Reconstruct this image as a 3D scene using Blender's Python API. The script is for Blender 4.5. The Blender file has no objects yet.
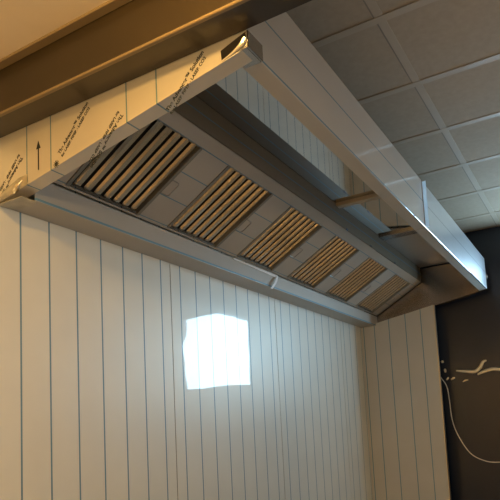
import bpy, bmesh, math, random
from math import radians as R, cos, sin, pi
from mathutils import Vector, Matrix

random.seed(7)
scene = bpy.context.scene
COL = scene.collection

# ------------------------------------------------------------------ dimensions (metres)
ZR, ZF, ZT = 2.608, 2.860, 3.209       # hood: rear bottom, front bottom, front top
D, L = 1.40, 5.05                      # hood depth and length
SL = (ZF - ZR) / D                     # rise of the end panels' lower edges
ZC, ZL, ZU, BW = 3.587, 3.135, 2.925, 0.143   # tile ceiling, plaster ceiling, beam underside, beam width
XW = 5.22                              # dark wall
YG, ZG = -0.18, 2.735                  # front of the grease gutter / lower edge of the filter bank
YP, ZP = -0.72, 2.735 + 0.54 * math.tan(R(30))   # upper edge of the filter bank
ZROOF = 3.216
XJ = 2.48                              # joint between the two hood modules
C30, S30 = cos(R(30)), sin(R(30))

# ------------------------------------------------------------------ node helpers
def new_mat(name):
    m = bpy.data.materials.new(name); m.use_nodes = True
    nt = m.node_tree
    b = nt.nodes['Principled BSDF']
    return m, nt, b

def math_node(nt, op, a, b=None):
    n = nt.nodes.new('ShaderNodeMath'); n.operation = op
    for i, v in enumerate((a, b)):
        if v is None: continue
        if isinstance(v, (int, float)): n.inputs[i].default_value = v
        else: nt.links.new(v, n.inputs[i])
    return n.outputs[0]

def obj_coord(nt):
    return nt.nodes.new('ShaderNodeTexCoord').outputs['Object']

def axis_value(nt, vec):
    """dot product of the object coordinate with vec"""
    n = nt.nodes.new('ShaderNodeVectorMath'); n.operation = 'DOT_PRODUCT'
    nt.links.new(obj_coord(nt), n.inputs[0]); n.inputs[1].default_value = vec
    return n.outputs['Value']

def line_mask(nt, vec, lines=None, off=0.0, spacing=None, hw=0.0035):
    v = axis_value(nt, vec)
    if spacing:
        u = math_node(nt, 'DIVIDE', math_node(nt, 'SUBTRACT', v, off), spacing)
        f = math_node(nt, 'ABSOLUTE', math_node(nt, 'SUBTRACT', math_node(nt, 'FRACT', math_node(nt, 'ADD', u, 0.5)), 0.5))
        return math_node(nt, 'LESS_THAN', math_node(nt, 'MULTIPLY', f, spacing), hw)
    out = None
    for l in lines:
        d = math_node(nt, 'LESS_THAN', math_node(nt, 'ABSOLUTE', math_node(nt, 'SUBTRACT', v, l)), hw)
        out = d if out is None else math_node(nt, 'MAXIMUM', out, d)
    return out

def noise(nt, scale, detail=3, vec_scale=None, rough=0.5):
    n = nt.nodes.new('ShaderNodeTexNoise'); n.inputs['Scale'].default_value = scale
    n.inputs['Detail'].default_value = detail; n.inputs['Roughness'].default_value = rough
    src = obj_coord(nt)
    if vec_scale:
        m = nt.nodes.new('ShaderNodeMapping'); m.inputs['Scale'].default_value = vec_scale
        nt.links.new(src, m.inputs['Vector']); src = m.outputs['Vector']
    nt.links.new(src, n.inputs['Vector'])
    return n.outputs['Fac']

def mix_col(nt, fac, a, b):
    n = nt.nodes.new('ShaderNodeMix'); n.data_type = 'RGBA'
    if isinstance(fac, (int, float)): n.inputs[0].default_value = fac
    else: nt.links.new(fac, n.inputs[0])
    for sock, v in ((n.inputs[6], a), (n.inputs[7], b)):
        if isinstance(v, tuple): sock.default_value = (*v, 1)
        else: nt.links.new(v, sock)
    return n.outputs[2]

def bump(nt, h, strength, dist):
    n = nt.nodes.new('ShaderNodeBump'); n.inputs['Strength'].default_value = strength
    n.inputs['Distance'].default_value = dist; nt.links.new(h, n.inputs['Height'])
    return n.outputs['Normal']

def ramp(nt, fac, p0, p1):
    n = nt.nodes.new('ShaderNodeMapRange'); n.inputs[1].default_value = p0; n.inputs[2].default_value = p1
    nt.links.new(fac, n.inputs[0]); return n.outputs[0]

LINE = (0.15, 0.28, 0.36)

def film_mat(name, base, vec=None, metallic=0.25, rough=0.4, coat=0.6, coat_rough=0.03, wave=0.0, line=LINE, wave_scale=1.3, **kw):
    """protective film on stainless sheet: pale satin, blue print lines, clear glossy skin"""
    m, nt, b = new_mat(name)
    col = mix_col(nt, ramp(nt, noise(nt, 3.0, 5), .35, .7), tuple(c * .94 for c in base), base)
    if vec is not None:
        col = mix_col(nt, line_mask(nt, vec, **kw), col, line)
    nt.links.new(col, b.inputs['Base Color'])
    b.inputs['Metallic'].default_value = metallic
    b.inputs['Roughness'].default_value = rough
    b.inputs['Coat Weight'].default_value = coat
    b.inputs['Coat Roughness'].default_value = coat_rough
    if wave:
        nt.links.new(bump(nt, noise(nt, wave_scale, 2), 1.0, wave), b.inputs['Coat Normal'])
    return m

def plain(name, base, metallic=0.0, rough=0.5, mottled=0.08, coat=0.0, nscale=6.0, bump_d=0.0, spec=None):
    m, nt, b = new_mat(name)
    col = mix_col(nt, ramp(nt, noise(nt, nscale, 5), .3, .7), tuple(c * (1 - mottled) for c in base), base)
    nt.links.new(col, b.inputs['Base Color'])
    b.inputs['Metallic'].default_value = metallic; b.inputs['Roughness'].default_value = rough
    b.inputs['Coat Weight'].default_value = coat; b.inputs['Coat Roughness'].default_value = .05
    if spec is not None: b.inputs['Specular IOR Level'].default_value = spec
    if bump_d:
        nt.links.new(bump(nt, noise(nt, nscale * 6, 4), 1.0, bump_d), b.inputs['Normal'])
    return m

def brushed(name, base, rough, aniso_scale=(2, 60, 60), bump_d=0.0003):
    m, nt, b = new_mat(name)
    h = noise(nt, 8, 3, aniso_scale)
    nt.links.new(mix_col(nt, h, tuple(c * .9 for c in base), base), b.inputs['Base Color'])
    b.inputs['Metallic'].default_value = 1; b.inputs['Roughness'].default_value = rough
    nt.links.new(bump(nt, h, .4, bump_d), b.inputs['Normal'])
    return m

# ------------------------------------------------------------------ materials
FILM = (0.62, 0.595, 0.55)
M = {}
M['wall_film'] = film_mat('wall_film', (.78, .775, .70), (1, 0, 0), metallic=.22, rough=.45, coat=1.0, coat_rough=.02, wave=.006,
                          lines=[.138 - .18 * 1, .138, .314, .499, .682, .863, 1.036, 1.214] + [1.418 + .178 * i for i in range(8)]
                          + [2.87 + .178 * i for i in range(8)] + [4.34 + .178 * i for i in range(4)], hw=.0052)
M['side_film'] = film_mat('side_film', (.52, .52, .50), (0, 1, 0), metallic=.20, rough=.5, coat=.0, lines=[-.03, -.16, -.333, -.525, -.70], hw=.005)
M['end_film'] = film_mat('end_film', (.66, .62, .54), (0, 1, 0), metallic=.35, rough=.4, coat=.8, wave=.003, lines=[-.22, -.378, -.824, -.981], hw=.0035)
M['front_film'] = film_mat('front_film', (.62, .59, .55), (0, 0, 1), metallic=.45, rough=.34, coat=.7, wave=.002, lines=[2.867, 3.052], hw=.004)
M['front_bare'] = film_mat('front_bare', (.68, .71, .74), (0, 0, 1), metallic=.8, rough=.40, coat=.5, wave=.002, lines=[3.052], hw=.003, line=(.3, .34, .38))
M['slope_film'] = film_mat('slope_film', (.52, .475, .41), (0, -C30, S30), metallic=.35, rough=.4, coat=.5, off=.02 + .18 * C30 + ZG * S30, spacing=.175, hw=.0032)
M['gutter_film'] = film_mat('gutter_film', (.47, .44, .39), (0, 0, 1), metallic=.25, rough=.5, coat=.1, lines=[ZR + .009], hw=.006)
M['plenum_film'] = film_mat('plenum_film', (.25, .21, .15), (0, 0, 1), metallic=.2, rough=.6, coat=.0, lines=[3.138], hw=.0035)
M['flange'] = film_mat('flange_film', (.55, .51, .45), None, metallic=.4, rough=.5, coat=.0)
M['roof_film'] = film_mat('roof_film', (.5, .48, .45), None, metallic=.5, rough=.35, coat=.4)
M['mirror'] = plain('mirror_steel', (.66, .66, .65), 1, .03)
M['steel'] = brushed('brushed_steel', (.55, .54, .52), .22)
M['inner_steel'] = brushed('inner_steel', (.33, .32, .32), .14, bump_d=.001)
M['baffle'] = plain('baffle_steel', (.66, .58, .46), 1, .22)
M['filter_frame'] = plain('filter_frame', (.24, .225, .19), .4, .55)
M['filter_shade'] = plain('filter_gap_shade', (.008, .007, .006), 0, .7)
M['wire'] = plain('wire_steel', (.35, .34, .32), 1, .3)
M['ink'] = plain('printed_ink', (.012, .018, .02), 0, .6)
M['tan'] = plain('brace_tan', (.50, .41, .29), .0, .5)
M['dark_seam'] = plain('dark_seam', (.05, .05, .05), .6, .4)
M['torn'] = plain('torn_film_skin', (.52, .47, .36), .3, .3, .25, .5, 20)
M['film_glint'] = plain('film_glint_chrome', (.95, .88, .70), 1, .2, .03)
M['white'] = plain('film_glint_white', (.92, .94, .95), .0, .35, .03, .5)  # white stands for the window glint on the gutter film
M['glint_curl'] = plain('film_glint_skin', (.86, .80, .66), .5, .3, .1, 1.0)
M['peel'] = plain('peeled_film_skin', (.75, .80, .84), .7, .15, .05, 1.0)
lm, nt, b = new_mat('lifted_film'); M['lift'] = lm
tr = nt.nodes.new('ShaderNodeBsdfTranslucent'); mx = nt.nodes.new('ShaderNodeMixShader'); mx.inputs[0].default_value = .85
nt.links.new(mix_col(nt, noise(nt, 20), (.75, .82, .88), (.85, .9, .93)), tr.inputs['Color']); b.inputs['Base Color'].default_value = (.8, .84, .87, 1); b.inputs['Roughness'].default_value = .25
nt.links.new(b.outputs[0], mx.inputs[1]); nt.links.new(tr.outputs[0], mx.inputs[2]); nt.links.new(mx.outputs[0], nt.nodes['Material Output'].inputs['Surface'])
M['blue'] = plain('blue_tape', (.03, .09, .22), 0, .4)
M['beam'] = plain('beam_paint', (.036, .026, .014), 0, .28, .12, .2, 4)
M['bead'] = plain('corner_bead', (.24, .18, .10), 0, .5)
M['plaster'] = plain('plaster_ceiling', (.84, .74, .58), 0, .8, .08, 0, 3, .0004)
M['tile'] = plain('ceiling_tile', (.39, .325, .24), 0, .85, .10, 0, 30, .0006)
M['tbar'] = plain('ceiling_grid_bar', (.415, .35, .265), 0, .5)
M['bar_shadow'] = plain('ceiling_bar_shadow', (.24, .21, .17), 0, .8)
M['navy'] = plain('dark_navy_wall', (.007, .015, .036), 0, .3, .3, .3, 2, .0005)
M['plain_wall'] = plain('warm_painted_wall', (.55, .45, .31), 0, .8)
M['floor'] = plain('floor_tiles', (.36, .33, .30), 0, .5, .2)
M['cable'] = plain('white_cable_sheath', (.88, .86, .80), 0, .45)
M['clear'] = plain('reflection_gold', (.98, .86, .62), .35, .3, .05, 1.0)  # gold tint stands for lamp reflections in the dark wall
M['edge'] = plain('sheet_edge', (.62, .52, .36), .8, .3)

# ------------------------------------------------------------------ mesh helpers
class MB:
    def __init__(s): s.bm = bmesh.new()
    def quad(s, *pts, mi=0):
        f = s.bm.faces.new([s.bm.verts.new(p) for p in pts]); f.material_index = mi; return f
    def poly(s, pts, mi=0): return s.quad(*pts, mi=mi)
    def box(s, x0, x1, y0, y1, z0, z1, mi=0):
        return s.prism([(x0, y0), (x1, y0), (x1, y1), (x0, y1)], z0, z1, 'z', mi)
    def prism(s, pts, a, b, axis='z', mi=0):
        """extrude a 2-D polygon along an axis; pts are the two other coordinates in order"""
        def P(p, t):
            if axis == 'x': return (t, p[0], p[1])
            if axis == 'y': return (p[0], t, p[1])
            return (p[0], p[1], t)
        lo = [s.bm.verts.new(P(p, a)) for p in pts]; hi = [s.bm.verts.new(P(p, b)) for p in pts]
        n = len(pts); fs = [s.bm.faces.new(lo[::-1]), s.bm.faces.new(hi)]
        for i in range(n):
            fs.append(s.bm.faces.new((lo[i], lo[(i + 1) % n], hi[(i + 1) % n], hi[i])))
        for f in fs: f.material_index = mi
        return fs
    def sheet(s, prof, x0, x1, t, axis='x', mi=0):
        """bent sheet: open profile of (y,z) points given thickness t on its left, extruded along x"""
        off = []
        n = len(prof)
        for i in range(n):
            ds = []
            if i: ds.append((Vector(prof[i]) - Vector(prof[i - 1])).normalized())
            if i < n - 1: ds.append((Vector(prof[i + 1]) - Vector(prof[i])).normalized())
            d = sum(ds, Vector((0, 0))).normalized()
            nrm = Vector((-d.y, d.x)); k = nrm.dot(Vector((-ds[0].y, ds[0].x)))
            off.append(tuple(Vector(prof[i]) + nrm * t / max(k, .4)))
        for i in range(n - 1):
            s.prism([prof[i], prof[i + 1], off[i + 1], off[i]], x0, x1, axis, mi)
    def tube(s, pts, r, seg=10, ell=None):
        pts = [Vector(p) for p in pts]; rings = []
        up = Vector((0, 0, 1)); prev = None
        for i, p in enumerate(pts):
            d = (pts[min(i + 1, len(pts) - 1)] - pts[max(i - 1, 0)]).normalized()
            a = d.cross(up) if prev is None else (prev - d * prev.dot(d))
            if a.length < 1e-4: a = d.cross(Vector((1, 0, 0)))
            a.normalize(); prev = a; b = d.cross(a)
            rr = r[i] if isinstance(r, (list, tuple)) else r
            rings.append([s.bm.verts.new(p + (a * cos(2 * pi * k / seg) + b * sin(2 * pi * k / seg)) * rr) for k in range(seg)])
        for q, w in zip(rings, rings[1:]):
            for k in range(seg):
                s.bm.faces.new((q[k], q[(k + 1) % seg], w[(k + 1) % seg], w[k]))
        s.bm.faces.new(rings[0][::-1]); s.bm.faces.new(rings[-1])
    def bevel(s, w, seg=1):
        bmesh.ops.remove_doubles(s.bm, verts=s.bm.verts, dist=1e-5)
        es = [e for e in s.bm.edges if len(e.link_faces) == 2 and e.calc_face_angle(0) > .5]
        bmesh.ops.bevel(s.bm, geom=es, offset=w, segments=seg, affect='EDGES', profile=.5)
        return s
    def build(s, name, mats, parent=None, smooth=False):
        bmesh.ops.recalc_face_normals(s.bm, faces=s.bm.faces)
        me = bpy.data.meshes.new(name)
        s.bm.to_mesh(me); s.bm.free()
        for m in (mats if isinstance(mats, (list, tuple)) else [mats]): me.materials.append(m)
        o = bpy.data.objects.new(name, me); COL.objects.link(o)
        if smooth:
            for p in me.polygons: p.use_smooth = True
            e = o.modifiers.new('split', 'EDGE_SPLIT'); e.split_angle = R(35)
        if parent is not None:
            o.parent = parent
            base = Vector((0, 0, 0)); q = parent
            while q is not None: base += q.location; q = q.parent
            o.location = -base if base.length else (0, 0, 0)
        return o

def empty(name, loc, label, cat, group=None):
    o = bpy.data.objects.new(name, None); COL.objects.link(o)
    o.location = loc; o.empty_display_size = .1
    o['label'] = label; o['category'] = cat
    if group: o['group'] = group
    return o
def tag(o, label, cat, group=None):
    o['label'] = label; o['category'] = cat
    if group: o['group'] = group
    return o
def struct(o, label=None):
    o['kind'] = 'structure'
    if label: o['label'] = label
    return o

def lerp_path(pts, n=12):
    """Catmull-Rom through points"""
    P = [Vector(p) for p in pts]; P = [P[0] * 2 - P[1]] + P + [P[-1] * 2 - P[-2]]
    out = []
    for i in range(1, len(P) - 2):
        for k in range(n):
            t = k / n; a, b, c, d = P[i - 1:i + 3]
            out.append(.5 * ((2 * b) + (c - a) * t + (2 * a - 5 * b + 4 * c - d) * t * t + (3 * b - a - 3 * c + d) * t ** 3))
    out.append(P[-2]); return out

# ================================================================== THE SETTING
m = MB(); m.box(-4.3, XW + .1, -6.0, .15, -.1, 0); struct(m.build('floor', M['floor']))
m = MB(); m.box(-4.3, XW + .1, .012, .15, 0, ZC); wb = struct(m.build('wall_back', M['plain_wall']))
# film-covered steel cladding sheets on the back wall, standing seam gaps between them
xs = [-.20, 1.314, 2.765, 4.249, 4.905]
for i in range(4):
    m = MB(); m.box(xs[i] + (.004 if i else 0), xs[i + 1] - .004, 0, .010, .1, 3.0)
    m.build('cladding_sheet', M['wall_film'], wb)
    if i < 3:
        m = MB(); m.box(xs[i + 1] - .004, xs[i + 1] + .004, .003, .0118, .1, 2.6)
        m.build('sheet_joint', M['dark_seam'], wb)
m = MB(); m.box(-4.4, -4.3, -6.0, .15, 0, ZC); struct(m.build('wall_left', M['plain_wall']))
VX0, VX1, VZ0, VZ1 = -2.6, 1.4, .9, 2.6
m = MB(); m.box(-4.3, VX0, -6.1, -6.0, 0, ZC); m.box(VX1, XW + .1, -6.1, -6.0, 0, ZC)
m.box(VX0, VX1, -6.1, -6.0, 0, VZ0); m.box(VX0, VX1, -6.1, -6.0, VZ1, ZC)
struct(m.build('wall_front', M['plain_wall']))
# dark wall with a high window just outside the picture
WY0, WY1, WZ0, WZ1 = -2.87, -1.72, 2.08, 3.16
m = MB()
m.box(XW, XW + .1, WY1, .012, 0, ZC); m.box(XW, XW + .1, -6, WY0, 0, ZC)
m.box(XW, XW + .1, WY0, WY1, 0, WZ0); m.box(XW, XW + .1, WY0, WY1, WZ1, ZC)
struct(m.build('wall_right', M['navy']))
wm, nt, b = new_mat('daylit_window_pane')
b.inputs['Emission Color'].default_value = (.50, .78, 1, 1); b.inputs['Emission Strength'].default_value = 15.5
b.inputs['Base Color'].default_value = (.1, .1, .1, 1)
m = MB(); m.box(XW + .05, XW + .06, WY0, WY1, WZ0, WZ1); struct(m.build('window_1', wm))
wm2, nt, b = new_mat('fill_pane_glow')
b.inputs['Emission Color'].default_value = (.82, .92, 1, 1); b.inputs['Emission Strength'].default_value = 1.3
b.inputs['Base Color'].default_value = (.1, .1, .1, 1)
m = MB(); m.box(VX0, VX1, -6.06, -6.05, VZ0, VZ1); struct(m.build('fill_pane', wm2))  # added unseen glowing pane, cool fill for the walls
# return wall under the hood's right end, film covered, thin folded edge
XS = 4.905
m = MB(); m.prism([(-.845, 0.1), (0, 0.1), (0, ZR - .004), (-.845, ZR + SL * .845 - .004)], XS, XS + .045, 'x')
ws = struct(m.build('wall_side', M['side_film']))
m = MB(); m.box(XS - .002, XS + .047, -.855, -.8455, .1, ZR + SL * .845 - .006); m.build('edge_strip', M['edge'], ws)
# lower plaster ceiling left of the beam and the beam
m = MB(); m.box(-4.3, -BW, -6, .012, ZL, ZC); struct(m.build('ceiling_left', M['plaster']))
m = MB(); m.box(-BW - .045, -BW, -6, .0, ZL - .012, ZL); m.bevel(.004); struct(m.build('trim_1', M['bead']))
m = MB(); m.box(-BW, -.004, -6, .0, ZU, ZC); bm_ = struct(m.build('beam', M['beam']))
m = MB(); m.box(-BW - .006, -BW + .014, -6, .0, ZU - .008, ZU + .004); m.bevel(.003); m.build('corner_bead', M['bead'], bm_)
# tile ceiling: tiles in a grid of T-bars
T, GX, GY = .7162, 1.1384, -1.5691
m = MB(); m.box(-.004, XW, -6, .012, ZC, ZC + .05)
for i in range(-1, 6):
    x = GX + T * i
    m.box(x - .026, x + .026, -6, .0, ZC - .004, ZC, 1)
for j in range(-7, 3):
    y = GY + T * j
    m.box(-.003, XW, y - .022, y + .022, ZC - .003, ZC, 1)
    m.box(-.003, XW, y + .022, y + .030, ZC - .001, ZC, 2)  # shadow beside the bar put in as a darker strip
struct(m.build('ceiling', [M['tile'], M['tbar'], M['bar_shadow']]))

# ================================================================== THE HOOD
hood = empty('kitchen_hood', (L / 2, -D / 2, ZR), 'long film-covered stainless steel extractor hood mounted high along the back wall', 'kitchen hood')

# --- left end panel: trapezoid side, bottom rim folded inwards
def rim_z(y): return ZR - SL * y
RIM = .075
m = MB()
m.prism([(0, ZR), (-D, ZF), (-D, ZT), (0, ZT)], 0, .003, 'x')
m.prism([(0, ZR), (-D, ZF), (-D, ZF + .003), (0, ZR + .003)], .003, RIM, 'x')
m.prism([(-.185, rim_z(-.185) + .003), (-D, ZF + .003), (-D, ZF + .018), (-.185, rim_z(-.185) + .018)], RIM - .003, RIM, 'x')
left = m.build('end_panel', M['end_film'], hood)
left['label'] = 'left end panel under printed protective film'

def lettering(txt, y, z, ang, size, name='printed_lettering', bold=0.0):
    """printed text lying on the outer (-x) face of the left end panel; ang measured from the -y direction towards +z"""
    cu = bpy.data.curves.new(name, 'FONT'); cu.body = txt; cu.size = size; cu.offset = bold; cu.extrude = .0002
    tmp = bpy.data.objects.new(name, cu); COL.objects.link(tmp)
    bpy.context.view_layer.update()
    me = bpy.data.meshes.new_from_object(tmp.evaluated_get(bpy.context.evaluated_depsgraph_get()))
    bpy.data.objects.remove(tmp)
    a = ang
    ux = Vector((0, -cos(a), sin(a))); uy = Vector((0, sin(a), cos(a))); uz = ux.cross(uy)
    me.transform(Matrix(((ux.x, uy.x, uz.x, -.0006), (ux.y, uy.y, uz.y, y), (ux.z, uy.z, uz.z, z), (0, 0, 0, 1))))
    me.materials.append(M['ink'])
    o = bpy.data.objects.new(name, me); COL.objects.link(o)
    o.parent = left
    o.location = (0, 0, 0)
    return o
def two_rows(y, z, ang):
    a = ang; uy = Vector((0, sin(a), cos(a)))
    lettering('The Advancer\u2122 Solution', y, z, a, .0245, bold=.0009)
    lettering('for LASER FIBER \u00b7 LASER CO2', y - uy.y * .0245, z - uy.z * .0245, a, .0190, bold=.0007)
two_rows(-.434, 2.731, R(45.2))
two_rows(-1.035, 2.733, R(45.2))
two_rows(-.795, 2.804, R(45.2 + 180))
two_rows(-.182, 2.793, R(45.2 + 180))
# arrow and sun mark
m = MB()
m.prism([(-.2935, 2.697), (-.3015, 2.697), (-.3015, 2.80), (-.2935, 2.80)], -.0006, -.0002, 'x')
m.prism([(-.283, 2.797), (-.312, 2.797), (-.2975, 2.836)], -.0006, -.0002, 'x')
m.build('printed_arrow', M['ink'], left)
m = MB()
for k in range(10):
    a = 2 * pi * k / 10; r1, r2 = .008, .018
    c = Vector((-.412, 2.693)); d = Vector((cos(a), sin(a))); n = Vector((-d.y, d.x)) * .0018
    p = [c + d * r1 + n, c + d * r1 - n, c + d * r2 - n, c + d * r2 + n]
    m.prism([tuple(v) for v in p], -.0006, -.0002, 'x')
m.prism([(-.412 + .0095 * cos(2 * pi * k / 12), 2.693 + .0095 * sin(2 * pi * k / 12)) for k in range(12)], -.0007, -.0002, 'x')
m.build('printed_star', M['ink'], left)
# bare notch where the film is cut away, curled edge added to catch lamplight
m = MB(); m.prism([(-1.290, 2.846), (-1.397, 2.863), (-1.397, 2.922), (-1.287, 2.888)], -.0008, -.0001, 'x')
o = m.build('bare_patch', M['mirror'], left); o['label'] = 'bare steel corner where the film is cut away'
m = MB(); m.tube(lerp_path([(-.001, -1.288, 2.846), (-.004, -1.34, 2.858), (-.007, -1.375, 2.872), (-.004, -1.396, 2.893)], 6), [.002 + .008 * (i / 18) for i in range(19)], 8)
m.build('film_glint_curl', M['glint_curl'], left, True)
m = MB(); m.tube(lerp_path([(-.004, -.135, 2.627), (-.006, -.16, 2.648), (-.005, -.195, 2.676)], 6), [.005, .007, .009, .011, .012, .013, .014, .013, .012, .010, .007, .004, .002], 10)  # ridge added to catch the lamp as a bright glint
m.build('film_glint_ridge', M['film_glint'], left, True)
m = MB()
random.seed(3)
ny, nz = 14, 8; grid = []
for i in range(ny + 1):
    row = []
    for j in range(nz + 1):
        y = .0 - .225 * i / ny; t = j / nz
        z = rim_z(y) + .002 + t * (.055 - .035 * abs(i / ny - .75))
        amp = .012 * math.sin(pi * t) * (.4 + .6 * math.sin(3.3 * i / ny + .3))
        row.append(m.bm.verts.new((-.0012 - max(0, amp) - random.random() * .001, y, z)))
    grid.append(row)
for i in range(ny):
    for j in range(nz): m.bm.faces.new((grid[i][j], grid[i + 1][j], grid[i + 1][j + 1], grid[i][j + 1]))
o = m.build('loose_film', M['torn'], left, True); o['label'] = 'film bubbled loose at the rear lower corner'

# --- front corner cap
m = MB(); m.box(-.004, .104, -D - .008, -D - .001, ZF - .003, ZF + .062)
m.box(-.004, .104, -D - .001, -D + .07, ZF - .004, ZF - .001); m.bevel(.0015)
m.build('corner_cap', M['steel'], hood)['label'] = 'plain steel cap on the left front corner'

# --- front panels: skin, folded bottom flange, return lip
def front(x0, x1, mat, lab):
    m = MB(); FW = .078
    m.sheet([(-D + FW, ZF + .02), (-D + FW, ZF), (-D + .005, ZF)], x0, x1, -.002, mi=1)
    m.sheet([(-D + .005, ZF), (-D + .0015, ZF + .0015), (-D, ZF + .005), (-D, ZT), (-D + .03, ZT)], x0, x1, -.002)
    o = m.build('front_panel', [mat, M['flange']], hood); o['label'] = lab
    return o
front(.004, XJ - .004, M['front_film'], 'long front panel still covered with pale film')
fr = front(XJ + .004, L - .004, M['front_bare'], 'right front panel of bluish shiny steel')
m = MB()
m.prism([(XJ + .002, -D - .0005), (XJ - .004, -D - .026), (XJ - .0025, -D - .027), (XJ + .0045, -D - .0005)], ZF + .004, ZT - .004, 'z')  # strip shaped to carry window light as a bright seam line
o = m.build('film_glint_edge', M['lift'], hood); o['label'] = 'lifted film edge added to glow with window light along the joint of the front panels'
m = MB(); m.tube([(XJ - .021, -D - .0005, ZF + .004), (XJ - .021, -D - .0005, ZT)], .0025, 8)
m.build('front_seam', M['mirror'], hood, True)
m = MB(); m.tube([(XJ - .3, -D - .001, ZF + .001), (L, -D - .001, ZF + .001)], .0045, 12)
m.build('front_hem', M['mirror'], hood, True)
m = MB(); m.prism([(-D - .004, ZT - .11), (-D + .01, ZT - .135), (-D - .02, ZT - .20), (-D - .002, ZT - .235), (-D + .012, ZT - .20)], L - .001, L + .004, 'x')
m.build('film_tatter', M['peel'], hood)

# --- right end panel
m = MB()
m.prism([(0, ZR), (-D, ZF), (-D, ZT), (0, ZT)], L - .003, L, 'x')
m.prism([(0, ZR), (-D, ZF), (-D, ZF + .003), (0, ZR + .003)], L - .07, L - .003, 'x')
m.build('end_panel', M['inner_steel'], hood)['label'] = 'right end panel of bare dark mirror steel'
m = MB()
m.prism([(-.186, rim_z(-.186) + .003), (-D + .08, rim_z(-D + .08) + .003), (-D + .08, ZT - .01), (-.72, ZT - .01), (-.72, 3.03), (-.186, 2.72)], L - .0745, L - .0725, 'x')
m.build('end_lining', M['inner_steel'], hood)['label'] = 'bare steel lining inside the right end'

# --- grease gutter along the wall
m = MB()
m.sheet([(-.002, ZR + .004), (-.002, ZR), (YG + .004, ZR), (YG + .001, ZR + .001), (YG, ZR + .004), (YG, ZG - .012), (YG + .012, ZG - .012), (YG + .012, ZG - .006)], RIM + .002, L - .078, -.0025)
m.build('grease_gutter', M['gutter_film'], hood)
random.seed(5)
m = MB()
pts = [(.003, -.004), (.060, -.004), (.105, -.05), (.098, -.09), (.116, -.125), (.100, -.150), (.085, -.176), (.003, -.178)]
m.prism(pts, ZR - .0035, ZR - .001, 'z')
m.build('torn_film', M['torn'], hood)['label'] = 'ragged film flap under the left rear corner'
m = MB()
m.prism([(1.817, ZG - .022), (2.46, ZG - .034), (2.487, ZG - .010), (1.817, ZG - .0125)], YG - .007, YG - .0035, 'y')  # white strip stands for the window glint on the film edge
m.build('film_glint_edge', M['white'], hood)['label'] = 'lifted film edge along the gutter, window glint put in as white'
m = MB()
rows = []
for i in range(9):
    t = i / 8; z = ZG - .016 - t * .13; x = 2.487 - .125 * t; y = YG - .005 - .018 * math.sin(t * pi * .85)
    rows.append([m.bm.verts.new((x - .024 - .004 * t, y - .004, z)), m.bm.verts.new((x + .016 - .004 * t, y, z + .002))])
for q, r in zip(rows, rows[1:]): m.bm.faces.new((q[0], q[1], r[1], r[0]))
m.build('film_flap', M['white'], hood, True)['label'] = 'peeled film flap across the gutter joint, window glint put in as white'

# --- filter bank: sloped face with six openings, upper lip, vertical plenum face
def SP(s, n=0.0):
    """point in (y,z) at distance s up the slope, n below/in front of it"""
    return (YG - s * C30 - n * S30, ZG + s * S30 - n * C30)
SLEN = .54 / C30
FL, FP, FWD = .250, .797, .548
S0, S1 = .012, .545
m = MB()
X0, X1 = RIM + .004, L - .08
def slab(x0, x1, a, b):
    p0, p1 = SP(a), SP(b); q0, q1 = SP(a, -.003), SP(b, -.003)
    m.prism([p0, p1, q1, q0], x0, x1, 'x')
slab(X0, X1, 0, S0)
slab(X0, X1, S1, SLEN)
xx = X0
for i in range(6):
    slab(xx, FL + FP * i, S0, S1); xx = FL + FP * i + FWD
slab(xx, X1, S0, S1)
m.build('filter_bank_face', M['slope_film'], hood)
m = MB()
m.sheet([(YP, ZP + .0045), (YP, ZROOF - .002)], X0, X1, .003)
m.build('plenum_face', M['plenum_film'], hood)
# little tabs on the upper lip
m = MB(); m.box(2.70, 2.73, YP - .006, YP - .001, ZP + .002, ZP + .018); m.bevel(.001); m.build('blue_film_scrap', M['blue'], hood)
for x in (3.25, 3.95):
    m = MB(); m.prism([(x, ZP + .004), (x + .05, ZP + .004), (x + .075, ZP + .016), (x + .02, ZP + .02)], YP - .005, YP - .001, 'y')
    m.build('film_scrap', M['dark_seam'], hood)

# --- roof of the capture hood
for x0, x1, mt in ((X0, 2.505, 'mirror'), (2.565, 3.52, 'mirror'), (3.64, X1, 'roof_film')):
    m = MB(); m.box(x0, x1, -D + .032, YP - .0005, ZROOF, ZROOF + .003); m.build('roof_panel', M[mt], hood)
m = MB(); m.box(2.505, 2.565, -D + .04, YP - .004, ZROOF - .03, ZROOF); m.bevel(.004); m.build('roof_brace', M['tan'], hood)
m = MB(); m.box(3.52, 3.64, -D + .04, YP - .004, ZROOF - .02, ZROOF + .002); m.bevel(.003); m.build('roof_brace', M['inner_steel'], hood)

# ================================================================== BAFFLE FILTERS
def baffle_mesh(x, w, s0, s1):
    """rounded, bull-nosed bar running up the slope"""
    m = MB(); n = 14; seg = 16; rings = []
    stations = []
    cap = .022
    for k in range(6):
        a = (k + .3) / 6 * pi / 2; stations.append((s0 + cap * (1 - cos(a)), sin(a)))
    stations += [(s0 + cap + .002, 1), (s1, 1)]
    for s, f in stations:
        ring = []
        for k in range(seg + 1):
            u = (k / seg * 2 - 1); dx = u * w / 2 * (.35 + .65 * f); h = min((u + 1) / .38, 1 - .60 * (u + .62) / 1.62, (1 - u) / .12) * .0125 * f
            y, z = SP(s, h - .014)
            ring.append(m.bm.verts.new((x + dx, y, z)))
        rings.append(ring)
    for q, r in zip(rings, rings[1:]):
        for k in range(seg): m.bm.faces.new((q[k], q[k + 1], r[k + 1], r[k]))
    m.bm.faces.new(rings[0]); m.bm.faces.new(rings[-1][::-1])
    return m
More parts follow.
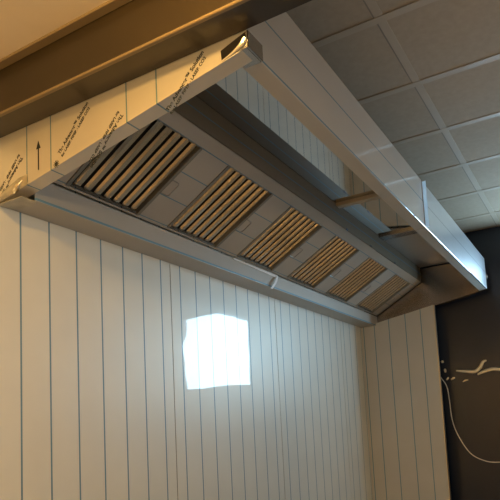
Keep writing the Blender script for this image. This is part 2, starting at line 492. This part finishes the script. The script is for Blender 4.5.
words = ['first baffle filter, beside the warm-lit left end of the hood',
         'second baffle filter from the left end of the hood',
         'third baffle filter from the left, above the peeled film flap',
         'fourth baffle filter from the left, right of the peeled film flap',
         'fifth baffle filter from the left, next to last on the right',
         'sixth and smallest-looking baffle filter, beside the right end of the hood']
root0 = empty('baffle_filter', (FL, YG, ZG), words[0], 'baffle filter', 'baffle filters in the hood')
m = MB()
e = .003
def fslab(x0, x1, a, b, n0, n1):
    m.prism([SP(a, n0), SP(b, n0), SP(b, n1), SP(a, n1)], x0, x1, 'x')
fx0, fx1 = FL + e, FL + FWD - e; fs0, fs1 = S0 + e, S1 - e
fslab(fx0, fx0 + .022, fs0, fs1, .004, -.03)
fslab(fx1 - .022, fx1, fs0, fs1, .004, -.03)
fslab(fx0 + .022, fx1 - .022, fs0, fs0 + .005, -.014, -.03)
fslab(fx0 + .022, fx1 - .022, fs1 - .006, fs1, -.004, -.03)
m.bevel(.0015)
m.build('frame', M['filter_frame'], root0)
m = MB(); fslab(fx0 + .003, fx1 - .003, fs0 + .001, fs1 - .001, -.026, -.032)  # near-black sheet stands for the shade between the baffles
m.build('gap_shade', M['filter_shade'], root0)
inner0, inner1 = fx0 + .030, fx1 - .020
pitch = (inner1 - inner0) / 7
for k in range(7):
    baffle_mesh(inner0 + pitch * (k + .5), pitch * .66, fs0 + .006, fs1 + .002).build('baffle', M['baffle'], root0, True)
m = MB()
hx0, hx1 = fx1 - .006, fx1 + .055
hp = [(hx0, *SP(.205, .006)), (hx1 - .01, *SP(.205, .010)), (hx1, *SP(.215, .010)), (hx1, *SP(.295, .010)), (hx1 - .01, *SP(.305, .010)), (hx0, *SP(.305, .006))]
m.tube(hp, .0026, 8); m.build('handle', M['wire'], root0, True)
kids = list(root0.children)
for i in range(1, 6):
    r = root0.copy(); COL.objects.link(r); r.location = (FL + FP * i, YG, ZG); r['label'] = words[i]
    for ch in kids:
        c = ch.copy(); COL.objects.link(c); c.parent = r

# ================================================================== THINGS ON THE DARK WALL
m = MB()
pts = [(XW - .0055, -.760, 2.02), (XW - .0055, -.799, 1.963), (XW - .0055, -.852, 1.86), (XW - .0055, -.868, 1.70), (XW - .0055, -.878, 1.50), (XW - .0055, -.925, 1.32),
       (XW - .0055, -1.041, 1.113), (XW - .0055, -1.19, 1.024), (XW - .0055, -1.331, 1.008), (XW - .0055, -1.52, 1.02), (XW - .0055, -1.8, 1.10)]
m.tube(lerp_path(pts, 10), .0052, 10)
tag(m.build('cable', M['cable'], None, True), 'thin white cable hanging in a loop on the dark wall', 'cable')
def ridge(pts, rs, label):  # ridges added in place of gold lamp reflections on the wall
    m = MB(); P = [Vector((XW - rs * .75, p.y, p.z)) for p in lerp_path(pts, 8)]
    n = len(P); r = [rs * (.35 + .65 * math.sin(pi * min(1, max(0, (i + .5) / n))) ** .6) for i in range(n)]
    m.tube(P, r, 12)
    return tag(m.build('reflection_ridge', M['clear'], None, True), label, 'reflection streak', 'ridges added for gold reflections on the dark wall')
x = XW - .015
ridge([(x, -.97, 2.030), (x, -1.07, 2.015), (x, -1.17, 2.004), (x, -1.228, 2.045), (x, -1.262, 2.10), (x, -1.30, 2.115)], .020, 'long wavy gold reflection fold rising to the right, on dark wall')
ridge([(x, -1.195, 1.967), (x, -1.25, 1.99), (x, -1.297, 2.003), (x, -1.36, 2.012), (x, -1.46, 1.996), (x, -1.55, 1.99)], .020, 'gold reflection fold at the right edge of the picture, on dark wall')
ridge([(x, -.815, 2.140), (x, -.828, 2.146), (x, -.842, 2.150)], .018, 'topmost small gold reflection ridge beside the steel wall edge')
ridge([(x, -.848, 2.065), (x, -.850, 2.045), (x, -.852, 2.02)], .014, 'small upright gold reflection ridge below the topmost one')
ridge([(x, -.855, 1.935), (x, -.87, 1.95), (x, -.88, 1.965)], .011, 'small gold reflection ridge at the top of the white cable')
ridge([(x, -.905, 1.935), (x, -.93, 1.948), (x, -.95, 1.955)], .012, 'small slanted gold reflection ridge right of the cable top')
ridge([(x, -1.03, 1.90), (x, -1.06, 1.915), (x, -1.09, 1.918)], .009, 'faint gold reflection ridge lowest under the long wavy fold')

# ================================================================== LIGHT
def point(name, loc, power, col, r):
    l = bpy.data.lights.new(name, 'POINT'); l.energy = power; l.color = col; l.shadow_soft_size = r
    o = bpy.data.objects.new(name, l); COL.objects.link(o); o.location = loc; return o
point('warm_lamp', (-.85, -1.5, 3.06), 44, (1, .55, .14), .05)
point('left_fill', (-3.0, -2.0, 2.6), 122, (1, .69, .31), .10)  # added unseen warm fill for the left wall and ceiling
point('room_fill', (1.6, -4.3, 2.4), 36, (1, .69, .36), .10)  # added unseen fill for the general room ambience
w = bpy.data.worlds.new('room_air'); scene.world = w; w.use_nodes = True
w.node_tree.nodes['Background'].inputs[0].default_value = (.5, .6, .7, 1); w.node_tree.nodes['Background'].inputs[1].default_value = .05

# ================================================================== CAMERA
cx, cy, cz = -1.7566, -2.3783, 1.5
yaw, pitch_, roll, f, py = 1.0401, .1133, -.0492, 598.786, 360.18
fw = Vector((sin(yaw) * cos(pitch_), cos(yaw) * cos(pitch_), sin(pitch_)))
r0 = Vector((cos(yaw), -sin(yaw), 0)); u0 = r0.cross(fw)
rr = r0 * cos(roll) + u0 * sin(roll); uu = -r0 * sin(roll) + u0 * cos(roll)
cam = bpy.data.cameras.new('camera'); co = bpy.data.objects.new('camera', cam); COL.objects.link(co)
co.matrix_world = Matrix(((rr.x, uu.x, -fw.x, cx), (rr.y, uu.y, -fw.y, cy), (rr.z, uu.z, -fw.z, cz), (0, 0, 0, 1)))
cam.sensor_width = 36; cam.sensor_fit = 'HORIZONTAL'; cam.lens = 36 * f / 500
cam.shift_y = (py - 250) / 500
cam.clip_start = .02
scene.camera = co

vs = scene.view_settings
vs.view_transform = 'Standard'; vs.look = 'None'; vs.gamma = 1; vs.use_curve_mapping = False; vs.exposure = 0
